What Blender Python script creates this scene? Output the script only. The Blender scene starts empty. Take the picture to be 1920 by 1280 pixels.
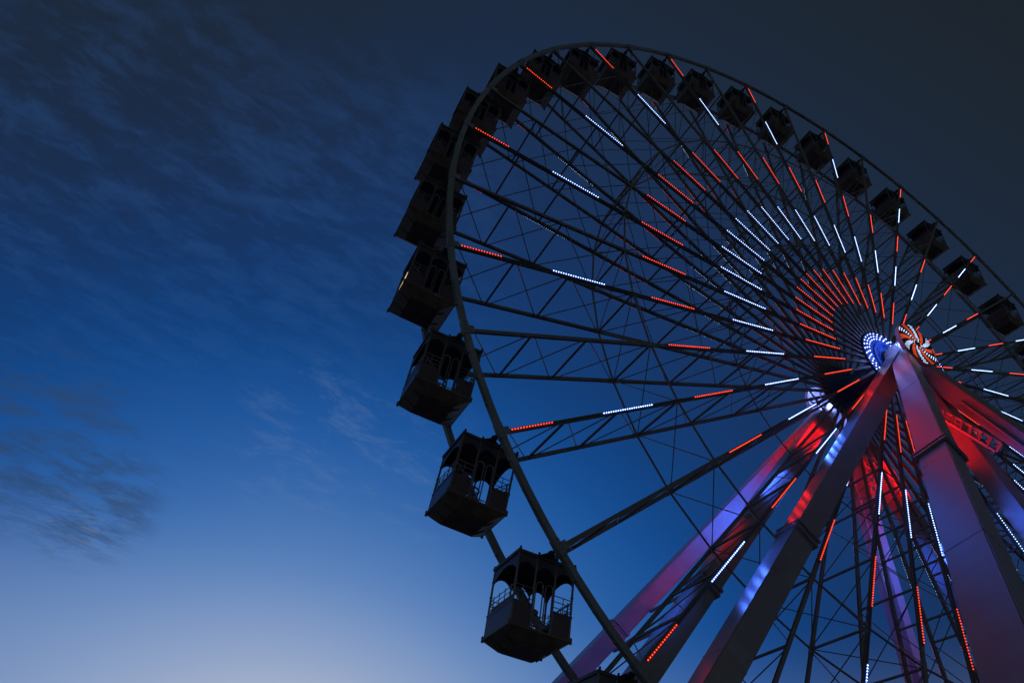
import bpy, bmesh, math, random
from mathutils import Vector, Matrix
random.seed(7)
S = bpy.context.scene
# ------------------------------------------------------------------ camera
CAM = Vector((-25.5402, -17.6214, -26.0178))
yaw, pit, rol = 0.388872, 0.766206, 0.167203
fw = Vector((math.cos(pit)*math.sin(yaw), math.cos(pit)*math.cos(yaw), math.sin(pit)))
rt = Vector((math.cos(yaw), -math.sin(yaw), 0)); up = rt.cross(fw)
c_, s_ = math.cos(rol), math.sin(rol)
X = c_*rt + s_*up; Y = -s_*rt + c_*up; Z = -fw
cd = bpy.data.cameras.new('camera'); cam = bpy.data.objects.new('camera', cd)
S.collection.objects.link(cam)
cam.matrix_world = Matrix(((X.x, Y.x, Z.x, CAM.x), (X.y, Y.y, Z.y, CAM.y), (X.z, Y.z, Z.z, CAM.z), (0, 0, 0, 1)))
cd.sensor_width = 36; cd.lens = 24.784; cd.shift_x = -0.0314; cd.shift_y = -0.0037
cd.clip_start = 0.1; cd.clip_end = 5000
S.camera = cam
S.view_settings.view_transform = 'Standard'; S.view_settings.look = 'None'
S.view_settings.exposure = 0; S.view_settings.gamma = 1; S.view_settings.use_curve_mapping = False
S.render.engine = 'CYCLES'
S.cycles.use_light_tree = True
S.cycles.sample_clamp_indirect = 3; S.cycles.max_bounces = 4
S.cycles.use_denoising = True

# ------------------------------------------------------------------ world: dusk sky
W = bpy.data.worlds.new('World'); S.world = W; W.use_nodes = True
wt = W.node_tree; wn = wt.nodes; wl = wt.links; wn.clear()
def N(t, **k):
    n = wn.new(t)
    for a, b in k.items():
        if a == 'inp':
            for i, v in b.items(): n.inputs[i].default_value = v
        else: setattr(n, a, b)
    return n
def math_(op, a=None, b=None, c=None, clamp=False):
    n = N('ShaderNodeMath', operation=op, use_clamp=clamp)
    for i, v in enumerate((a, b, c)):
        if v is None: continue
        if isinstance(v, (int, float)): n.inputs[i].default_value = v
        else: wl.new(v, n.inputs[i])
    return n.outputs[0]
def dirv(el, az):
    el, az = math.radians(el), math.radians(az)
    return (math.cos(el)*math.sin(az), math.cos(el)*math.cos(az), math.sin(el))
tc = N('ShaderNodeTexCoord')
nrm = N('ShaderNodeVectorMath', operation='NORMALIZE'); wl.new(tc.outputs['Generated'], nrm.inputs[0])
D = nrm.outputs[0]
def dot(v):
    n = N('ShaderNodeVectorMath', operation='DOT_PRODUCT'); wl.new(D, n.inputs[0]); n.inputs[1].default_value = v
    return n.outputs['Value']
ang = math_('DIVIDE', math_('ARCCOSINE', dot(dirv(0, 10))), math.pi)   # 0 at the afterglow, 1 at 90 degrees
ramp = N('ShaderNodeValToRGB'); wl.new(ang, ramp.inputs[0]); ramp.color_ramp.interpolation = 'B_SPLINE'
def lin(c): return tuple(((v/255+0.055)/1.055)**2.4 if v > 10 else v/255/12.92 for v in c)
STOPS = [(8, (205, 196, 190)), (13, (174, 184, 204)), (17, (134, 157, 198)), (22, (92, 132, 188)), (28, (52, 103, 170)),
         (35, (20, 80, 152)), (42, (18, 60, 117)), (50, (23, 51, 96)), (58, (26, 48, 84)), (66, (28, 43, 66)),
         (74, (29, 40, 54)), (84, (29, 36, 42)), (115, (25, 29, 29)), (180, (22, 25, 24))]
cr = ramp.color_ramp
while len(cr.elements) < len(STOPS): cr.elements.new(0.5)
for e, (a, c) in zip(cr.elements, STOPS):
    e.position = a/180; e.color = (*lin(c), 1)
# cloud sheet: direction projected on a flat layer overhead
sep = N('ShaderNodeSeparateXYZ'); wl.new(D, sep.inputs[0])
zc = math_('MAXIMUM', sep.outputs[2], 0.08)
cmb = N('ShaderNodeCombineXYZ'); wl.new(math_('DIVIDE', sep.outputs[0], zc), cmb.inputs[0]); wl.new(math_('DIVIDE', sep.outputs[1], zc), cmb.inputs[1])
def cloud(scale, rot, stretch, detail, rough, dist, off):
    m = N('ShaderNodeMapping'); wl.new(cmb.outputs[0], m.inputs[0])
    m.inputs['Rotation'].default_value = (0, 0, math.radians(rot)); m.inputs['Scale'].default_value = stretch; m.inputs['Location'].default_value = off
    n = N('ShaderNodeTexNoise', inp={'Scale': scale, 'Detail': detail, 'Roughness': rough, 'Distortion': dist}); wl.new(m.outputs[0], n.inputs['Vector'])
    return n.outputs[0]
def maprange(v, a, b, lo=0, hi=1):
    n = N('ShaderNodeMapRange', interpolation_type='SMOOTHSTEP'); wl.new(v, n.inputs[0])
    for i, q in enumerate((a, b, lo, hi)): n.inputs[i+1].default_value = q
    return n.outputs[0]
def blob(el, az, r0, r1):     # soft patch of sky round one direction
    return maprange(dot(dirv(el, az)), math.cos(math.radians(r1)), math.cos(math.radians(r0)))
fine = cloud(8.5, -38, (1, 1.9, 1), 10, 0.70, 0.25, (3.1, 1.7, 0))
fine2 = cloud(6.0, -30, (1, 1.6, 1), 10, 0.74, 0.3, (0.3, 5.2, 0))
big = cloud(1.1, 10, (1, 1.6, 1), 5, 0.55, 0.4, (7.7, 2.3, 0))
def mix(fac, a, b):
    n = N('ShaderNodeMix', data_type='RGBA'); wl.new(fac, n.inputs[0]); wl.new(a, n.inputs[6])
    if isinstance(b, tuple): n.inputs[7].default_value = (*b, 1)
    else: wl.new(b, n.inputs[7])
    return n.outputs[2]
col = ramp.outputs[0]
col = mix(maprange(sep.outputs[2], 0.40, 0.16, 0, 0.28), col, lin((172, 182, 200)))
col = mix(math_('MULTIPLY', blob(54, -48, 3, 30), 0.6), col, lin((30, 38, 44)))  # sky colour darkened at upper left, imitating lens falloff
# thin pale streaks high on the left
m1 = math_('MULTIPLY', maprange(math_('ADD', math_('MULTIPLY', fine, 0.72), math_('MULTIPLY', big, 0.28)), 0.45, 0.62), math_('MULTIPLY', math_('MAXIMUM', blob(38, -20, 4, 22), blob(46, -2, 3, 17)), 0.34), clamp=True)
m1b = math_('MULTIPLY', maprange(fine, 0.53, 0.40), math_('MULTIPLY', blob(48, -22, 5, 25), 0.2), clamp=True)
col = mix(m1b, col, lin((29, 40, 56)))
col = mix(m1, col, lin((40, 76, 128)))
# mid veil near the wheel
m2 = math_('MULTIPLY', maprange(fine2, 0.47, 0.66), math_('MULTIPLY', math_('MAXIMUM', blob(31, 4, 1, 8.5), blob(31, 13, 1, 7)), 0.30), clamp=True)
col = mix(m2, col, lin((92, 122, 168)))
# small dark cloud low on the left
m3 = math_('MULTIPLY', maprange(fine2, 0.40, 0.62), math_('MULTIPLY', math_('MAXIMUM', blob(24, -15, 1.5, 7.5), blob(22, -9.5, 1, 5)), 0.62), clamp=True)
col = mix(m3, col, lin((46, 68, 98)))
m4 = math_('MULTIPLY', maprange(fine, 0.52, 0.66), math_('MULTIPLY', blob(19.8, -9.5, 0.5, 4), 0.35), clamp=True)
col = mix(m4, col, lin((112, 120, 146)))
bg = N('ShaderNodeBackground', inp={'Strength': 1.0}); wl.new(col, bg.inputs[0])
out = N('ShaderNodeOutputWorld'); wl.new(bg.outputs[0], out.inputs[0])

# ------------------------------------------------------------------ materials
def mat(name, base, rough=0.45, metal=0.0, var=0.12, scale=2.0, bump=0.0, spec=0.5):
    m = bpy.data.materials.new(name); m.use_nodes = True
    nt = m.node_tree; b = nt.nodes['Principled BSDF']
    b.inputs['Roughness'].default_value = rough; b.inputs['Metallic'].default_value = metal
    b.inputs['Specular IOR Level'].default_value = spec
    t = nt.nodes.new('ShaderNodeTexCoord'); n = nt.nodes.new('ShaderNodeTexNoise')
    n.inputs['Scale'].default_value = scale; n.inputs['Detail'].default_value = 8; n.inputs['Roughness'].default_value = 0.65
    nt.links.new(t.outputs['Object'], n.inputs['Vector'])
    r = nt.nodes.new('ShaderNodeValToRGB')
    r.color_ramp.elements[0].position = 0.3; r.color_ramp.elements[1].position = 0.7
    r.color_ramp.elements[0].color = (*[v*(1-var) for v in base], 1); r.color_ramp.elements[1].color = (*[min(1, v*(1+var)) for v in base], 1)
    nt.links.new(n.outputs[0], r.inputs[0]); nt.links.new(r.outputs[0], b.inputs['Base Color'])
    mr = nt.nodes.new('ShaderNodeMapRange'); mr.inputs[3].default_value = rough*0.75; mr.inputs[4].default_value = min(1, rough*1.3)
    nt.links.new(n.outputs[0], mr.inputs[0]); nt.links.new(mr.outputs[0], b.inputs['Roughness'])
    if bump:
        bp = nt.nodes.new('ShaderNodeBump'); bp.inputs['Strength'].default_value = bump; bp.inputs['Distance'].default_value = 0.02
        nt.links.new(n.outputs[0], bp.inputs['Height']); nt.links.new(bp.outputs[0], b.inputs['Normal'])
    return m
def emit(name, colr, strength, samp='NONE'):
    m = bpy.data.materials.new(name); m.use_nodes = True; nt = m.node_tree; nt.nodes.clear()
    e = nt.nodes.new('ShaderNodeEmission'); e.inputs[0].default_value = (*colr, 1); e.inputs[1].default_value = strength
    o = nt.nodes.new('ShaderNodeOutputMaterial'); nt.links.new(e.outputs[0], o.inputs[0])
    m.cycles.emission_sampling = samp
    return m
PAINT = mat('gloss_paint', (0.30, 0.30, 0.32), 0.30, 0, 0.14, 1.1, 0.05, 0.6)
STEEL = mat('spoke_paint', (0.21, 0.22, 0.20), 0.5, 0, 0.2, 3)
RIM = mat('rim_paint', (0.25, 0.31, 0.31), 0.5, 0, 0.2, 1.5, 0.1)
HOUSE = mat('strip_housing', (0.10, 0.10, 0.11), 0.4, 0, 0.15, 4)
TUB = mat('gondola_panel', (0.12, 0.09, 0.11), 0.3, 0, 0.2, 3, 0.1)
ROOF = mat('gondola_roof', (0.09, 0.085, 0.08), 0.5, 0, 0.2, 3, 0.1)
BASE = mat('gondola_underside', (0.18, 0.145, 0.11), 0.5, 0.2, 0.45, 2.5, 0.2)
VAL = mat('valance_panel', (0.075, 0.075, 0.09), 0.35, 0, 0.15, 4)
BARS = mat('bar_steel', (0.22, 0.23, 0.24), 0.4, 0.7, 0.1, 6)
SEAT = mat('bench_vinyl', (0.2, 0.18, 0.17), 0.6, 0, 0.2, 6)
HUB = mat('hub_steel', (0.05, 0.13, 0.36), 0.3, 0.3, 0.2, 3, 0.1)  # blue cast of the LED light put into the base colour
DARK = mat('dark_steel', (0.06, 0.06, 0.065), 0.5, 0.3, 0.2, 4)
GROUND = mat('pier_deck', (0.16, 0.14, 0.12), 0.8, 0, 0.3, 0.5)
RED = emit('red_led', (1.0, 0.07, 0.03), 2.6)
WHITE = emit('white_led', (0.45, 0.63, 1.0), 4.5)
WHITEP = emit('white_pattern_led', (0.5, 0.64, 1.0), 2.2)
REDHALO = emit('red_halo', (1.0, 0.02, 0.01), 0.16)  # dim emission behind the bulbs, standing in for their bloom
WHITEHALO = emit('blue_halo', (0.02, 0.13, 1.0), 0.5)
REFL = emit('sign_reflection', (0.85, 0.78, 0.42), 0.95)  # reflected sign light, given as emission of its own
REDH = emit('red_hub_led', (1.0, 0.10, 0.03), 1.3)
WHITEH = emit('white_hub_led', (0.45, 0.58, 1.0), 5, 'FRONT')

P_RED, P_WHITE, P_HUB = 14, 90, 140
# ------------------------------------------------------------------ helpers
class MB:
    def __init__(s): s.v = []; s.f = []; s.m = []
    def quadbox(s, P8, mi=0):
        b = len(s.v); s.v += [tuple(p) for p in P8]
        for f in ((0, 3, 2, 1), (4, 5, 6, 7), (0, 1, 5, 4), (1, 2, 6, 5), (2, 3, 7, 6), (3, 0, 4, 7)):
            s.f.append(tuple(b+i for i in f)); s.m.append(mi)
    def box(s, c, sz, mi=0):
        x, y, z = sz[0]/2, sz[1]/2, sz[2]/2; c = Vector(c)
        s.quadbox([c+Vector(q) for q in ((-x, -y, -z), (x, -y, -z), (x, y, -z), (-x, y, -z), (-x, -y, z), (x, -y, z), (x, y, z), (-x, y, z))], mi)
    def beam(s, a, b, w, h, ref=(0, 1, 0), mi=0, e=1.0):
        """box from a to b; w along ref, h across; e scales the far end"""
        a, b = Vector(a), Vector(b); d = (b-a).normalized(); r = Vector(ref); r = (r-d*r.dot(d)).normalized(); q = d.cross(r)
        P = []
        for p, k in ((a, 1), (b, e)):
            for i, j in ((-1, -1), (1, -1), (1, 1), (-1, 1)): P.append(p+r*(w/2*i*k)+q*(h/2*j*k))
        s.quadbox(P, mi)
    def tube(s, a, b, r, n=6, mi=0, r2=None, caps=True):
        a, b = Vector(a), Vector(b); d = (b-a).normalized()
        u = d.orthogonal().normalized(); w = d.cross(u); k = len(s.v); r2 = r if r2 is None else r2
        for p, rr in ((a, r), (b, r2)):
            for i in range(n):
                t = 2*math.pi*i/n; s.v.append(tuple(p+u*(rr*math.cos(t))+w*(rr*math.sin(t))))
        for i in range(n):
            s.f.append((k+i, k+(i+1) % n, k+n+(i+1) % n, k+n+i)); s.m.append(mi)
        if caps:
            s.f.append(tuple(k+i for i in reversed(range(n)))); s.m.append(mi)
            s.f.append(tuple(k+n+i for i in range(n))); s.m.append(mi)
    def path(s, pts, r, n=6, mi=0):
        for a, b in zip(pts, pts[1:]): s.tube(a, b, r, n, mi)
    def disc(s, c, ax, r0, r1, th, n=48, mi=0):
        """flat ring (or disc when r0 = 0) with thickness along ax"""
        c, ax = Vector(c), Vector(ax).normalized(); u = ax.orthogonal().normalized(); w = ax.cross(u)
        k = len(s.v)
        if r0 <= 0: r0 = 0.001
        for o in (-th/2, th/2):
            for rr in (r0, r1):
                for i in range(n):
                    t = 2*math.pi*i/n; s.v.append(tuple(c+ax*o+u*(rr*math.cos(t))+w*(rr*math.sin(t))))
        for i in range(n):
            j = (i+1) % n
            for A, B in ((0, n), (3*n, 2*n), (n, 3*n), (2*n, 0)):
                s.f.append((k+A+i, k+A+j, k+B+j, k+B+i)); s.m.append(mi)
    def prism(s, poly, off, mi=0):
        k = len(s.v); n = len(poly); off = Vector(off)
        s.v += [tuple(p) for p in poly]+[tuple(Vector(p)+off) for p in poly]
        s.f.append(tuple(k+i for i in reversed(range(n)))); s.m.append(mi)
        s.f.append(tuple(k+n+i for i in range(n))); s.m.append(mi)
        for i in range(n): s.f.append((k+i, k+(i+1) % n, k+n+(i+1) % n, k+n+i)); s.m.append(mi)
    def bulb(s, p, out, along, r, h, mi):
        """small four sided pyramid lamp sticking out of a strip"""
        p, out, along = Vector(p), Vector(out), Vector(along); q = out.cross(along).normalized(); k = len(s.v)
        for i, j in ((-1, -1), (1, -1), (1, 1), (-1, 1)): s.v.append(tuple(p+along*(r*i)+q*(r*j)))
        for i, j in ((-1, -1), (1, -1), (1, 1), (-1, 1)): s.v.append(tuple(p+along*(r*.55*i)+q*(r*.55*j)+out*h))
        for i in range(4): s.f.append((k+i, k+(i+1) % 4, k+4+(i+1) % 4, k+4+i)); s.m.append(mi)
        s.f.append((k+4, k+5, k+6, k+7)); s.m.append(mi)
    def build(s, name, mats, parent=None, bevel=0, smooth=False):
        me = bpy.data.meshes.new(name); me.from_pydata(s.v, [], s.f)
        mats = mats if isinstance(mats, (list, tuple)) else [mats]
        for m in mats: me.materials.append(m)
        me.polygons.foreach_set('material_index', s.m)
        bm = bmesh.new(); bm.from_mesh(me); bmesh.ops.recalc_face_normals(bm, faces=bm.faces)
        if bevel:
            bmesh.ops.bevel(bm, geom=[e for e in bm.edges if e.is_manifold and e.calc_face_angle() > 0.6], offset=bevel, segments=2, affect='EDGES', clamp_overlap=True)
        bm.to_mesh(me); bm.free()
        if smooth:
            for p in me.polygons: p.use_smooth = True
        o = bpy.data.objects.new(name, me); S.collection.objects.link(o)
        if parent: o.parent = parent
        return o
def empty(name, loc=(0, 0, 0), **tags):
    o = bpy.data.objects.new(name, None); S.collection.objects.link(o); o.location = loc; o.empty_display_size = 0.3
    for k, v in tags.items(): o[k] = v
    return o

# ------------------------------------------------------------------ ground
ZG = -27.6
g = MB(); g.v = [(-600, -600, ZG), (600, -600, ZG), (600, 600, ZG), (-600, 600, ZG)]; g.f = [(0, 1, 2, 3)]; g.m = [0]
go = g.build('ground', GROUND); go['kind'] = 'structure'

# ------------------------------------------------------------------ the wheel
R, WY, HY, PH, NS = 24.0, 1.386, 1.5, 0.916021, 40
LR = [r*R for r in (0.9814, 0.9171, 0.8240, 0.7279, 0.6292, 0.5373, 0.4435, 0.3452, 0.2531, 0.1588)]
DT = 2*math.pi/NS
def pol(r, k, y):
    a = PH+DT*k; return Vector((r*math.cos(a), y, r*math.sin(a)))
def ysp(r): return HY+(WY-HY)*r/R         # how far the light face of a spoke stands from the middle plane
wheel = empty('ferris_wheel', (0, 0, 0), label='giant ferris wheel with dark steel rims and spokes lined with red and white lights', category='ferris wheel')
for sg in (-1, 1):
    b = MB(); n = 160
    for i in range(n):
        a0, a1 = PH+2*math.pi*i/n, PH+2*math.pi*(i+1)/n
        P = []
        for a in (a0, a1):
            for dr, dy in ((-.10, -.085), (.10, -.085), (.10, .085), (-.10, .085)):
                P.append(((R+dr)*math.cos(a), sg*WY+dy, (R+dr)*math.sin(a)))
        k = len(b.v); b.v += P
        for q in range(4): b.f.append((k+q, k+(q+1) % 4, k+4+(q+1) % 4, k+4+q)); b.m.append(0)
    for k in range(NS):                    # splice plates, gussets and bolts at every node
        d = (pol(1, k, 0)).normalized(); t = Vector((-d.z, 0, d.x))
        c = pol(R, k, sg*WY)
        b.beam(c-t*.26, c+t*.26, .195, .225, (0, 1, 0))
        b.beam(c-d*.34, c-d*.08, .04, .26, (0, 1, 0))
        for o in (-.24, -.08, .08, .24):
            b.box(c+t*o+Vector((0, sg*.105, 0))+d*.055, (.04, .03, .04)); b.box(c+t*o+Vector((0, sg*.105, 0))-d*.055, (.04, .03, .04))
        for h in (.25, .5, .75):
            e = pol(R, k+h, sg*WY); d2 = pol(1, k+h, 0).normalized()
            b.box(e+d2*.115, (.05, .08, .05))
    b.build('rim', RIM, wheel)
LAMPS = []
for nm, cc, pw in (('red_light', (1.0, 0.006, 0.012), P_RED), ('white_light', (0.055, 0.15, 1.0), P_WHITE), ('hub_light', (0.20, 0.28, 1.0), P_HUB),
                   ('red_light', (1.0, 0.006, 0.012), P_RED*.2), ('white_light', (0.055, 0.15, 1.0), P_WHITE*.5), ('red_light', (1.0, 0.004, 0.008), P_RED*2.4)):
    ld = bpy.data.lights.new(nm, 'SPOT'); ld.color = cc; ld.energy = pw; ld.spot_size = math.radians(145); ld.spot_blend = 1.0; ld.shadow_soft_size = 0.12
    LAMPS.append(ld)
def lamp(parent, p, out, i):
    o = bpy.data.objects.new(LAMPS[i].name, LAMPS[i]); S.collection.objects.link(o); o.parent = parent
    o.location = p; o.rotation_euler = Vector(out).to_track_quat('-Z', 'Y').to_euler(); return o
SEG_C = [0, 1, 0, 1, 0]                    # red, white, red, white, red from rim to hub
for sg in (-1, 1):
    for k in range(NS):
        d = pol(1, k, 0).normalized()
        def pt(r, off=0.0): return pol(r, k, sg*(ysp(r)+off))
        b = MB()
        b.beam(pt(1.55, -.12), pt(R-.10, -.12), .09, .075, (0, 1, 0))          # web
        b.beam(pt(1.55, -.070), pt(R-.10, -.070), .014, .130, (0, 1, 0))       # flanges
        b.beam(pt(1.55, -.168), pt(R-.10, -.168), .014, .130, (0, 1, 0))
        for r in (7.9, 16.0): b.beam(pt(r-.24, -.12), pt(r+.24, -.12), .13, .16, (0, 1, 0))
        b.beam(pt(R-1.0, -.12), pt(R-.10, -.12), .115, .07, (0, 1, 0), e=1.35)
        sp = b.build('spoke', STEEL, wheel)
        l = MB(); first = 0 if k % 2 == 0 else 4
        l.beam(pt(LR[9]-.1, -.040), pt(LR[first]+.1, -.040), .045, .060, (0, 1, 0))
        for s in range(first//2, 5 if sg < 0 else 0):          # glowing plates under the bulbs, imitating a halo round the lit stretches
            l.beam(pt(LR[2*s]+.04, -.014), pt(LR[2*s+1]-.04, -.014), .010, .070, (0, 1, 0), 3+SEG_C[s])
        out_ = Vector((0, sg, 0))
        for s in range(first//2, 5):
            r0, r1 = LR[2*s], LR[2*s+1]; n = max(3, round((r0-r1)/.112)); 
            for i in range(n+1):
                r = r0+(r1-r0)*i/n
                l.bulb(pt(r, -.009), out_, d, .019 if sg < 0 else .014, .026 if sg < 0 else .014, 1+SEG_C[s])
        l.build('light_strip', [HOUSE, RED, WHITE, REDHALO, WHITEHALO], sp)
        for s in range(first//2, 5):          # the strip's own light, thrown outwards
            r0, r1 = LR[2*s], LR[2*s+1]; n = 4
            for i in range(n): lamp(sp, pt(r0+(r1-r0)*(i+.5)/n, .03), out_, (3, 4, 0, 1, 5)[s])
NODES = [7.9, 9.9, 12.9, 16.0, 19.05, 21.4, 23.75]
for k in range(NS):
    b = MB()
    q = lambda r, sg: pol(r, k, sg*(ysp(r)-.13))
    for i, r in enumerate(NODES):
        if r < 23: b.beam(q(r, -1), q(r, 1), .07, .07, (0, 0, 1) if abs(math.cos(PH+DT*k)) > .5 else (1, 0, 0))
        if i:
            r0 = NODES[i-1]+.12; r1 = r-.12
            b.tube(q(r0, -1), q(r1, 1), .022, 5); b.tube(q(r0, 1), q(r1, -1), .022, 5)
    b.build('cross_brace', STEEL, wheel)
for r, rr in ((7.9, .035), (16.0, .045)):
    for sg in (-1, 1):
        b = MB()
        for k in range(NS):
            b.tube(pol(r, k, sg*(ysp(r)-.1)), pol(r, k+1, sg*(ysp(r)-.1)), rr, 6)
        b.build('ring_chord', STEEL, wheel)
b = MB()
for k in range(NS):
    b.tube(pol(16, k, -(ysp(16)-.13)), pol(16, k+1, ysp(16)-.13), .02, 5); b.tube(pol(16, k, ysp(16)-.13), pol(16, k+1, -(ysp(16)-.13)), .02, 5)
b.build('tie_rods', STEEL, wheel)
# hub
b = MB(); b.tube((0, -2.9, 0), (0, 3.0, 0), .34, 32); b.tube((0, -1.42, 0), (0, 1.42, 0), .62, 32)
b.build('axle', HUB, wheel)
for sg in (-1, 1):
    b = MB(); y = sg*(HY-.02)
    b.disc((0, y, 0), (0, 1, 0), 0, 1.82, .10, 64)
    b.disc((0, y+sg*.09, 0), (0, 1, 0), 1.02, 1.16, .09, 64); b.disc((0, y+sg*.075, 0), (0, 1, 0), .72, .80, .06, 64)
    b.disc((0, y+sg*.11, 0), (0, 1, 0), .30, .46, .13, 48)
    for i in range(44):
        t = 2*math.pi*i/44; b.tube((.92*math.cos(t), y, .92*math.sin(t)), (.92*math.cos(t), y+sg*.1, .92*math.sin(t)), .028, 6)
    fl = b.build('hub_flange', HUB, wheel)
    l = MB()
    for ring, (rr, n) in enumerate(((1.74, 34), (1.57, 34), (1.41, 34))):
        for i in range(n):
            t = PH+2*math.pi*(i+.5*ring)/n; p = Vector((rr*math.cos(t), y+sg*.05, rr*math.sin(t)))
            l.bulb(p, (0, sg, 0), Vector((math.cos(t), 0, math.sin(t))), .026, .03, 0)
    l.build('light_ring', WHITEH if sg < 0 else WHITE, fl)
    for i in range(6 if sg < 0 else 14):
        t = 2*math.pi*i/(6 if sg < 0 else 14); lamp(fl, (1.58*math.cos(t), y+sg*.12, 1.58*math.sin(t)), (0, sg, 0), 2)
    # pinwheel disc on the end of the axle
    b = MB(); yd = sg*3.12; q_ = .86
    b.disc((0, yd, 0), (0, 1, 0), 0, 1.40*q_, .05, 64); b.disc((0, yd-sg*.08, 0), (0, 1, 0), 1.34*q_, 1.42*q_, .22, 64)
    for i in range(8):
        t = 2*math.pi*i/8; b.beam((.3*math.cos(t), yd-sg*.05, .3*math.sin(t)), (1.38*q_*math.cos(t), yd-sg*.05, 1.38*q_*math.sin(t)), .06, .06, (0, 1, 0), 1)
    pw = b.build('pinwheel', [PAINT, DARK], wheel)
    l = MB(); l.disc((0, yd+sg*.035, 0), (0, 1, 0), 0, 1.36*q_, .02, 48, 2)
    for i in range(12):
        for j in range(15):
            rr = (.28+j*.077)*q_
            t0 = 2*math.pi*(i/12)+rr*.55
            m = 0 if i % 2 else 1
            for c in range(4 if j > 3 else 2):
                if m and j % 2: continue
                t = t0+(c-1.5)*(.075 if j > 5 else .10)
                l.bulb((rr*math.cos(t), yd+sg*.044, rr*math.sin(t)), (0, sg, 0), Vector((math.cos(t), 0, math.sin(t))), .020 if m else .013, .020, m)
    l.build('light_pattern', [REDH, WHITEP, DARK], pw)
    for i in range(4):
        t = 2*math.pi*i/4; lamp(pw, (.9*math.cos(t), yd+sg*.10, .9*math.sin(t)), (0, sg, 0), 2)
        lamp(pw, (.8*math.cos(t), yd-sg*.22, .8*math.sin(t)), (0, -sg, 0), 2)  # added unseen lamps, facing inward to brighten the flange and bearing

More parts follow.
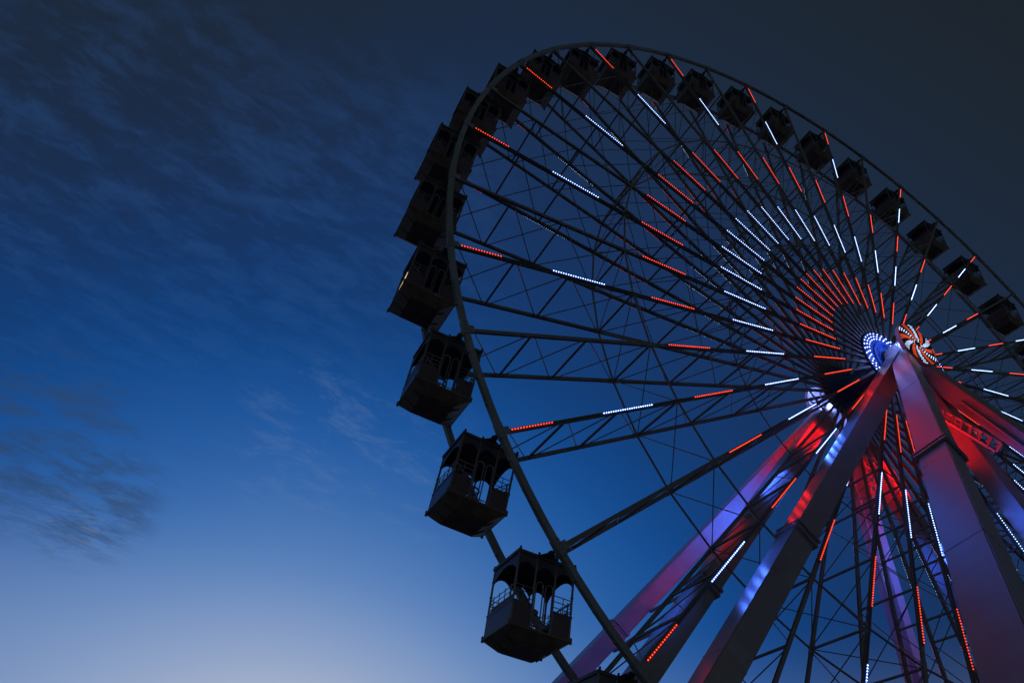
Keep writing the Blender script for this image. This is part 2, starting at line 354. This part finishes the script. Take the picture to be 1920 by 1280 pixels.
# ------------------------------------------------------------------ support towers
def tower(sg, label):
    T = empty('support_tower', (0, sg*8, ZG), label=label, category='support tower')
    off = Vector((0, -sg*8, -ZG))
    def L(p): return Vector(p)+off
    ap = Vector((0, sg*2.2, -.05))
    feet = {}
    for side in (-1, 1):
        for io in (0, 1):
            base = Vector((side*(19 if io else 18.6), sg*(14.0 if io else 2.65), ZG+.3)); feet[(side, io)] = base
            w, h = (.87, .70) if io else (.87, .85)
            d = (base-ap)
            b = MB(); b.beam(L(ap+d*.012), L(base), w, h, (0, 1, 0))
            lg = b.build('leg', PAINT, T, bevel=.025)
            f = MB()
            for t in (.495, .503):
                f.beam(L(ap+d*(t-.0012)), L(ap+d*(t+.0012)), w+.17, h+.17, (0, 1, 0))
            yv = Vector((0, 1, 0)); dn = d.normalized(); yv = (yv-dn*yv.dot(dn)).normalized(); xv = dn.cross(yv)
            for s1 in (-1, 1):
                for i in range(9):
                    o = (i/8-.5)
                    for p in (yv*(s1*(w/2+.045))+xv*(o*h), xv*(s1*(h/2+.045))+yv*(o*w)):
                        f.tube(L(ap+d*.4915+p), L(ap+d*.5065+p), .022, 6)
            f.build('flange_joint', PAINT, lg)
            for t in (.256, .682, .86):
                s = MB(); s.beam(L(ap+d*(t-.0004)), L(ap+d*(t+.0004)), w+.012, h+.012, (0, 1, 0)); s.build('weld_seam', PAINT, lg)
            p = MB(); p.box(L(base+Vector((0, 0, -.15))), (2.0, 2.0, .3)); p.build('footing', GROUND, lg)
    # head: bearing block, cap plates
    b = MB()
    b.box(L((0, sg*2.2, -.30)), (1.5, .95, .62)); b.box(L((0, sg*2.2, -.02)), (.95, .70, .30))
    b.build('head_block', PAINT, T, bevel=.03)
    b = MB(); b.disc(L((0, sg*2.2, .12)), (0, 1, 0), .33, .56, .62, 32); b.tube(L((0, sg*2.52, .05)), L((0, sg*2.78, .05)), .46, 28)
    for x in (-.62, .62): b.box(L((x, sg*2.2, .04)), (.28, .66, .12)); b.tube(L((x, sg*2.0, .06)), L((x, sg*2.0, .22)), .05, 8); b.tube(L((x, sg*2.4, .06)), L((x, sg*2.4, .22)), .05, 8)
    b.build('bearing', PAINT, T, bevel=.012)
    # braces between the upright and the splayed legs
    def pl(side, t, s): return ap+(feet[(side, 0)]*(1-s)+feet[(side, 1)]*s-ap)*t
    for side in ((-1, 1) if sg > 0 else (1,)):
        b = MB(); lo = Vector((-side*.82, 0, -.57))*.40
        def L(p, lo=lo): return Vector(p)+off+lo
        b.tube(L(pl(side, .10, .985)), L(pl(side, .56, .985)), .055, 8)
        for t in (.457, .525): b.tube(L(pl(side, t, .925)), L(pl(side, t, .07)), .075, 8)
        b.tube(L(pl(side, .524, .92)), L(pl(side, .459, .07)), .045, 8); b.tube(L(pl(side, .457, .60)), L(pl(side, .525, .35)), .02, 6)
        b.build('leg_brace', PAINT, T)
    def L(p): return Vector(p)+off
    # service ladder truss crossing from one leg to the other below the hub
    for side in (1,):
        b = MB()
        dn_ = Vector((-.75, -.35, -.75))
        A0, A1 = pl(side, .095, .12)+dn_, pl(side, .166, .70)+dn_; B0, B1 = pl(side, .104, -.12)+dn_, pl(side, .172, .46)+dn_
        up_ = Vector((0, 0, .28))
        for P0, P1 in ((A0, A1), (B0, B1)):
            b.beam(L(P0), L(P1), .09, .16, (0, 0, 1))
        for i in range(7):
            t = i/6; b.beam(L(A0.lerp(A1, t)), L(B0.lerp(B1, t)), .26, .05, (0, 0, 1))
        for t0, t1, u0, u1 in ((.045, .085, .45, 1.02), (.062, .098, .05, .55)):
            b.beam(L(pl(side, t0, u0)), L(pl(side, t1, u1)), .10, .12, (0, 0, 1))
        for t in (.30, .62): b.beam(L(pl(side, .045+.04*t, .45+.57*t)), L(pl(side, .062+.036*t, .05+.5*t)), .2, .06, (0, 0, 1))
        b.build('service_ladder', PAINT, T)
        b = MB()
        b.tube(L((.7, sg*3.0, -.2)), L(pl(side, .088, 1.05)), .03, 6); b.tube(L((.9, sg*3.2, .1)), L(pl(side, .094, 1.02)), .03, 6)
        for i in range(9):
            t = (i+.5)/9; b.tube(L(Vector((.7, sg*3.0, -.2)).lerp(pl(side, .088, 1.05), t)), L(Vector((.9, sg*3.2, .1)).lerp(pl(side, .094, 1.02), t)), .015, 5)
        b.build('handrail', BARS, T)
    return T
tower(-1, 'nearer white steel support tower, its legs splayed in front of the wheel hub')
tower(1, 'farther white steel support tower, seen through the spokes behind the wheel')

# ------------------------------------------------------------------ gondolas
def arch(mb, a, b, zt, th, n, cuts, depth, foot):
    """valance between points a and b: flat top at zt, scalloped lower edge"""
    a, b = Vector(a), Vector(b); top = []; bot = []
    N_ = 28
    for i in range(N_+1):
        u = i/N_; p = a.lerp(b, u); top.append(Vector((p.x, p.y, zt)))
        z = None
        for c0, c1 in zip(cuts, cuts[1:]):
            if c0 <= u <= c1+1e-6:
                w = (u-c0)/(c1-c0); z = zt-depth-foot*(1-math.sin(math.pi*max(0, min(1, w)))**.55)
        bot.append(Vector((p.x, p.y, z)))
    nrm = (b-a).cross(Vector((0, 0, 1))).normalized()*th
    for i in range(N_):
        mb.prism([top[i], top[i+1], bot[i+1], bot[i]], n*th)
def make_gondola():
    G = empty('gondola')
    XX, YY, ZT, ZR, ZB = .885, .78, -.15, -1.52, -2.11
    b = MB()                                                      # roof
    k = len(b.v)
    b.quadbox([(-XX-.05, -YY-.05, ZT), (XX+.05, -YY-.05, ZT), (XX+.05, YY+.05, ZT), (-XX-.05, YY+.05, ZT),
               (-XX-.055, -YY-.055, ZT+.09), (XX+.055, -YY-.055, ZT+.09), (XX+.055, YY+.055, ZT+.09), (-XX-.055, YY+.055, ZT+.09)])
    b.quadbox([(-XX, -YY, ZT+.09), (XX, -YY, ZT+.09), (XX, YY, ZT+.09), (-XX, YY, ZT+.09), (-.35, -.3, ZT+.30), (.35, -.3, ZT+.30), (.35, .3, ZT+.30), (-.35, .3, ZT+.30)])
    for x in (-XX, -XX*.33, XX*.33, XX):
        for y in (-YY, YY): b.tube((x, y-.05*(1 if y < 0 else -1), ZT+.05), (x, y-.05*(1 if y < 0 else -1), ZT+.16), .035, 6)
    b.build('roof', ROOF, G)
    for sx in (-1, 1):
        for sy in (-1, 1):
            b = MB(); b.tube((sx*XX, sy*YY, ZB), (sx*XX, sy*YY, ZT), .034, 8)
            for z in (ZR, -.95, -.5): b.tube((sx*XX, sy*YY, z-.02), (sx*XX, sy*YY, z+.02), .046, 8)
            b.build('post', BARS, G)
    for sy in (-1, 1):
        for sx in (-1, 1):
            b = MB(); b.tube((sx*.31, sy*YY, ZB), (sx*.31, sy*YY, ZT), .030, 8); b.build('door_jamb', BARS, G)
    for sy in (-1, 1):                                            # valances
        b = MB(); arch(b, (-XX, sy*(YY+.012), 0), (XX, sy*(YY+.012), 0), ZT-.002, .02, Vector((0, -sy, 0)), [0, .333, .667, 1], .20, .30); b.build('valance', VAL, G)
    for sx in (-1, 1):
        b = MB(); arch(b, (sx*(XX+.012), -YY, 0), (sx*(XX+.012), YY, 0), ZT-.002, .02, Vector((-sx, 0, 0)), [0, 1], .16, .42); b.build('valance', VAL, G)
    for sx in (-1, 1):                                            # low walls either side of the doorways
        b = MB()
        b.box((sx*XX, 0, (ZR+ZB)/2), (.05, 2*YY+.05, ZR-ZB))
        b.beam((sx*(XX+.01), -YY-.04, ZR+.02), (sx*(XX+.01), YY+.04, ZR+.02), .06, .05, (0, 0, 1))
        for sy in (-1, 1):
            b.box((sx*(.33+XX)/2, sy*YY, (ZR+ZB)/2), (XX-.33-.05, .046, ZR-ZB-.004))
            b.beam((sx*.34, sy*YY, ZR+.02), (sx*(XX-.02), sy*YY, ZR+.02), .056, .046, (0, 0, 1))
        b.build('side_wall', TUB, G)
    b = MB()                                                      # underside: bevelled pan
    b.quadbox([(-.52, -.56, -2.44), (.52, -.56, -2.44), (.52, .56, -2.44), (-.52, .56, -2.44), (-XX-.045, -YY-.045, ZB-.06), (XX+.045, -YY-.045, ZB-.06), (XX+.045, YY+.045, ZB-.06), (-XX-.045, YY+.045, ZB-.06)])
    b.box((0, 0, ZB-.03), (2*XX+.12, 2*YY+.12, .058))
    b.box((0, 0, -2.455), (.92, 1.0, .03))
    for sx in (-1, 1):
        for sy in (-1, 1): b.tube((sx*(XX+.04), sy*(YY+.04), ZB-.10), (sx*(XX+.04), sy*(YY+.04), ZB+.06), .04, 6)
    for y in (-.3, .3): b.beam((-.8, y, -2.24), (-.52, y, -2.47), .05, .05); b.beam((.8, y, -2.24), (.52, y, -2.47), .05, .05)
    b.build('underside', BASE, G)
    for sy in (-1, 1):                                            # railings beside the doorway
        for sx in (-1, 1):
            b = MB()
            for z in (-1.36, -1.20, -1.04): b.tube((sx*.33, sy*YY, z), (sx*XX, sy*YY, z), .013, 6)
            b.tube((sx*.62, sy*YY, ZR), (sx*.62, sy*YY, -1.04), .013, 6); b.tube((sx*.78, sy*YY, ZR), (sx*.78, sy*YY, -1.2), .013, 6)
            b.tube((sx*.40, sy*(YY-.03), ZR), (sx*XX, sy*(YY-.03), -1.10), .016, 6)
            b.build('railing', BARS, G)
    for sx in (-1, 1):
        b = MB()
        for z in (-1.36, -1.21, -1.06): b.tube((sx*XX, -YY, z), (sx*XX, YY, z), .013, 6)
        for y in (-.55, -.18, .18, .55): b.tube((sx*XX, y, ZR), (sx*XX, y, -1.0), .013, 6)
        b.build('railing', BARS, G)
    for sy in (-1, 1):                                            # door: two tall hoops and a low sill
        b = MB()
        for cx in (-.15, .15):
            pts = [(cx-.11, sy*(YY+.01), ZB)]+[(cx-.11*math.cos(math.pi*i/8), sy*(YY+.01), -.92+.11*math.sin(math.pi*i/8)) for i in range(9)]+[(cx+.11, sy*(YY+.01), ZB)]
            b.path(pts, .019, 6)
        b.tube((-.29, sy*YY, ZB+.1), (.29, sy*YY, ZB+.1), .016, 6)
        b.build('door', BARS, G)
    for sx in (-1, 1):
        b = MB(); b.box((sx*.62, 0, -1.78), (.44, 1.3, .05)); b.box((sx*.85, 0, -1.52), (.06, 1.3, .42)); b.box((sx*.62, 0, -1.95), (.36, .1, .28))
        b.build('bench', SEAT, G)
    b = MB(); b.tube((0, 0, -2.0), (0, 0, -1.35), .035, 8); b.disc((0, 0, -1.34), (0, 0, 1), .20, .25, .03, 24); b.tube((-.2, 0, -1.34), (.2, 0, -1.34), .015, 5)
    b.build('centre_wheel', BARS, G)
    for sy in (-1, 1):
        b = MB(); b.tube((0, sy*.5, 0), (0, sy*(WY-.13), 0), .055, 10)
        b.prism([(-.30, sy*.80, ZT+.08), (.30, sy*.80, ZT+.08), (.07, sy*.80, .07), (-.07, sy*.80, .07)], (0, sy*.05, 0))
        b.tube((0, sy*.92, 0), (0, sy*1.02, 0), .10, 12)
        b.build('hanger', DARK, G)
    return G
LAB = {
 -2: 'dark gondola cut by the right edge of the photo, lowest on that side',
 -1: 'dark gondola nearest the right edge that still shows its whole square base',
 0: 'dark gondola on the right of the rim, second up from the right edge',
 1: 'dark gondola on the right of the rim, third up from the right edge',
 2: 'dark gondola on the right of the rim beside the spoke that points straight up',
 3: 'dark gondola on the upper right rim, just left of the spoke that points straight up',
 4: 'dark gondola on the upper right rim with a short red strip above its roof',
 5: 'dark gondola hanging midway along the upper right slope of the rim',
 6: 'dark gondola on the upper slope, fourth right from the overlapping cluster',
 7: 'dark gondola just right of the crown of the rim, third from the overlapping cluster',
 8: 'dark gondola near the crown of the rim, second right from the overlapping cluster',
 9: 'dark gondola just under the highest point of the rim, first clear of the cluster',
 10: 'dark gondola left of the highest point of the rim, touching the next one down',
 11: 'dark gondola where the top row begins to overlap, crossed by a dotted red strip',
 12: 'dark gondola overlapped on both sides at the upper left bend of the rim',
 13: 'dark gondola poking above the rim at the upper left bend',
 14: 'black gondola jutting out left of the rim, uppermost one with open sky behind',
 15: 'black gondola on the left side of the rim, directly above the farthest left one',
 16: 'black gondola farthest left on the wheel, hanging outside the near rim',
 17: 'gondola on the left, half behind the rim, small sky gaps showing through its doorway',
 18: 'gondola on the lower left with railings and hoop doors, second above the bottom edge',
 19: 'lowest whole gondola, its arched openings, railings and pale underside clearly seen',
 20: 'gondola at the bottom edge of the photo with only its roof and finials showing',
}
proto = make_gondola(); first = True
for k in range(-2, 21):
    if first: o = proto; first = False
    else:
        o = proto.copy(); S.collection.objects.link(o)
        for ch in list(proto.children):
            c = ch.copy(); S.collection.objects.link(c); c.parent = o
    o.location = pol(R, k, 0)+Vector((0, 0, -.02))
    o.rotation_euler = (0, random.uniform(-.02, .02), 0)
    if k == 16:                                # one cabin's reflection of an outside sign, made as a glowing patch
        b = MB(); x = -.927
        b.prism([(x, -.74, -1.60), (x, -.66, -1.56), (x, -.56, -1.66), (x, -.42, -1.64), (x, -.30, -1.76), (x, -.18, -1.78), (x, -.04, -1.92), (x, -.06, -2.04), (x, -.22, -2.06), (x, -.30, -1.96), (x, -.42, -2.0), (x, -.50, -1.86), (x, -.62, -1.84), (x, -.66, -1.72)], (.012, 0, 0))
        b.build('reflection_patch', REFL, o)
    o['label'] = LAB[k]; o['category'] = 'gondola'; o['group'] = 'gondolas hanging round the wheel'
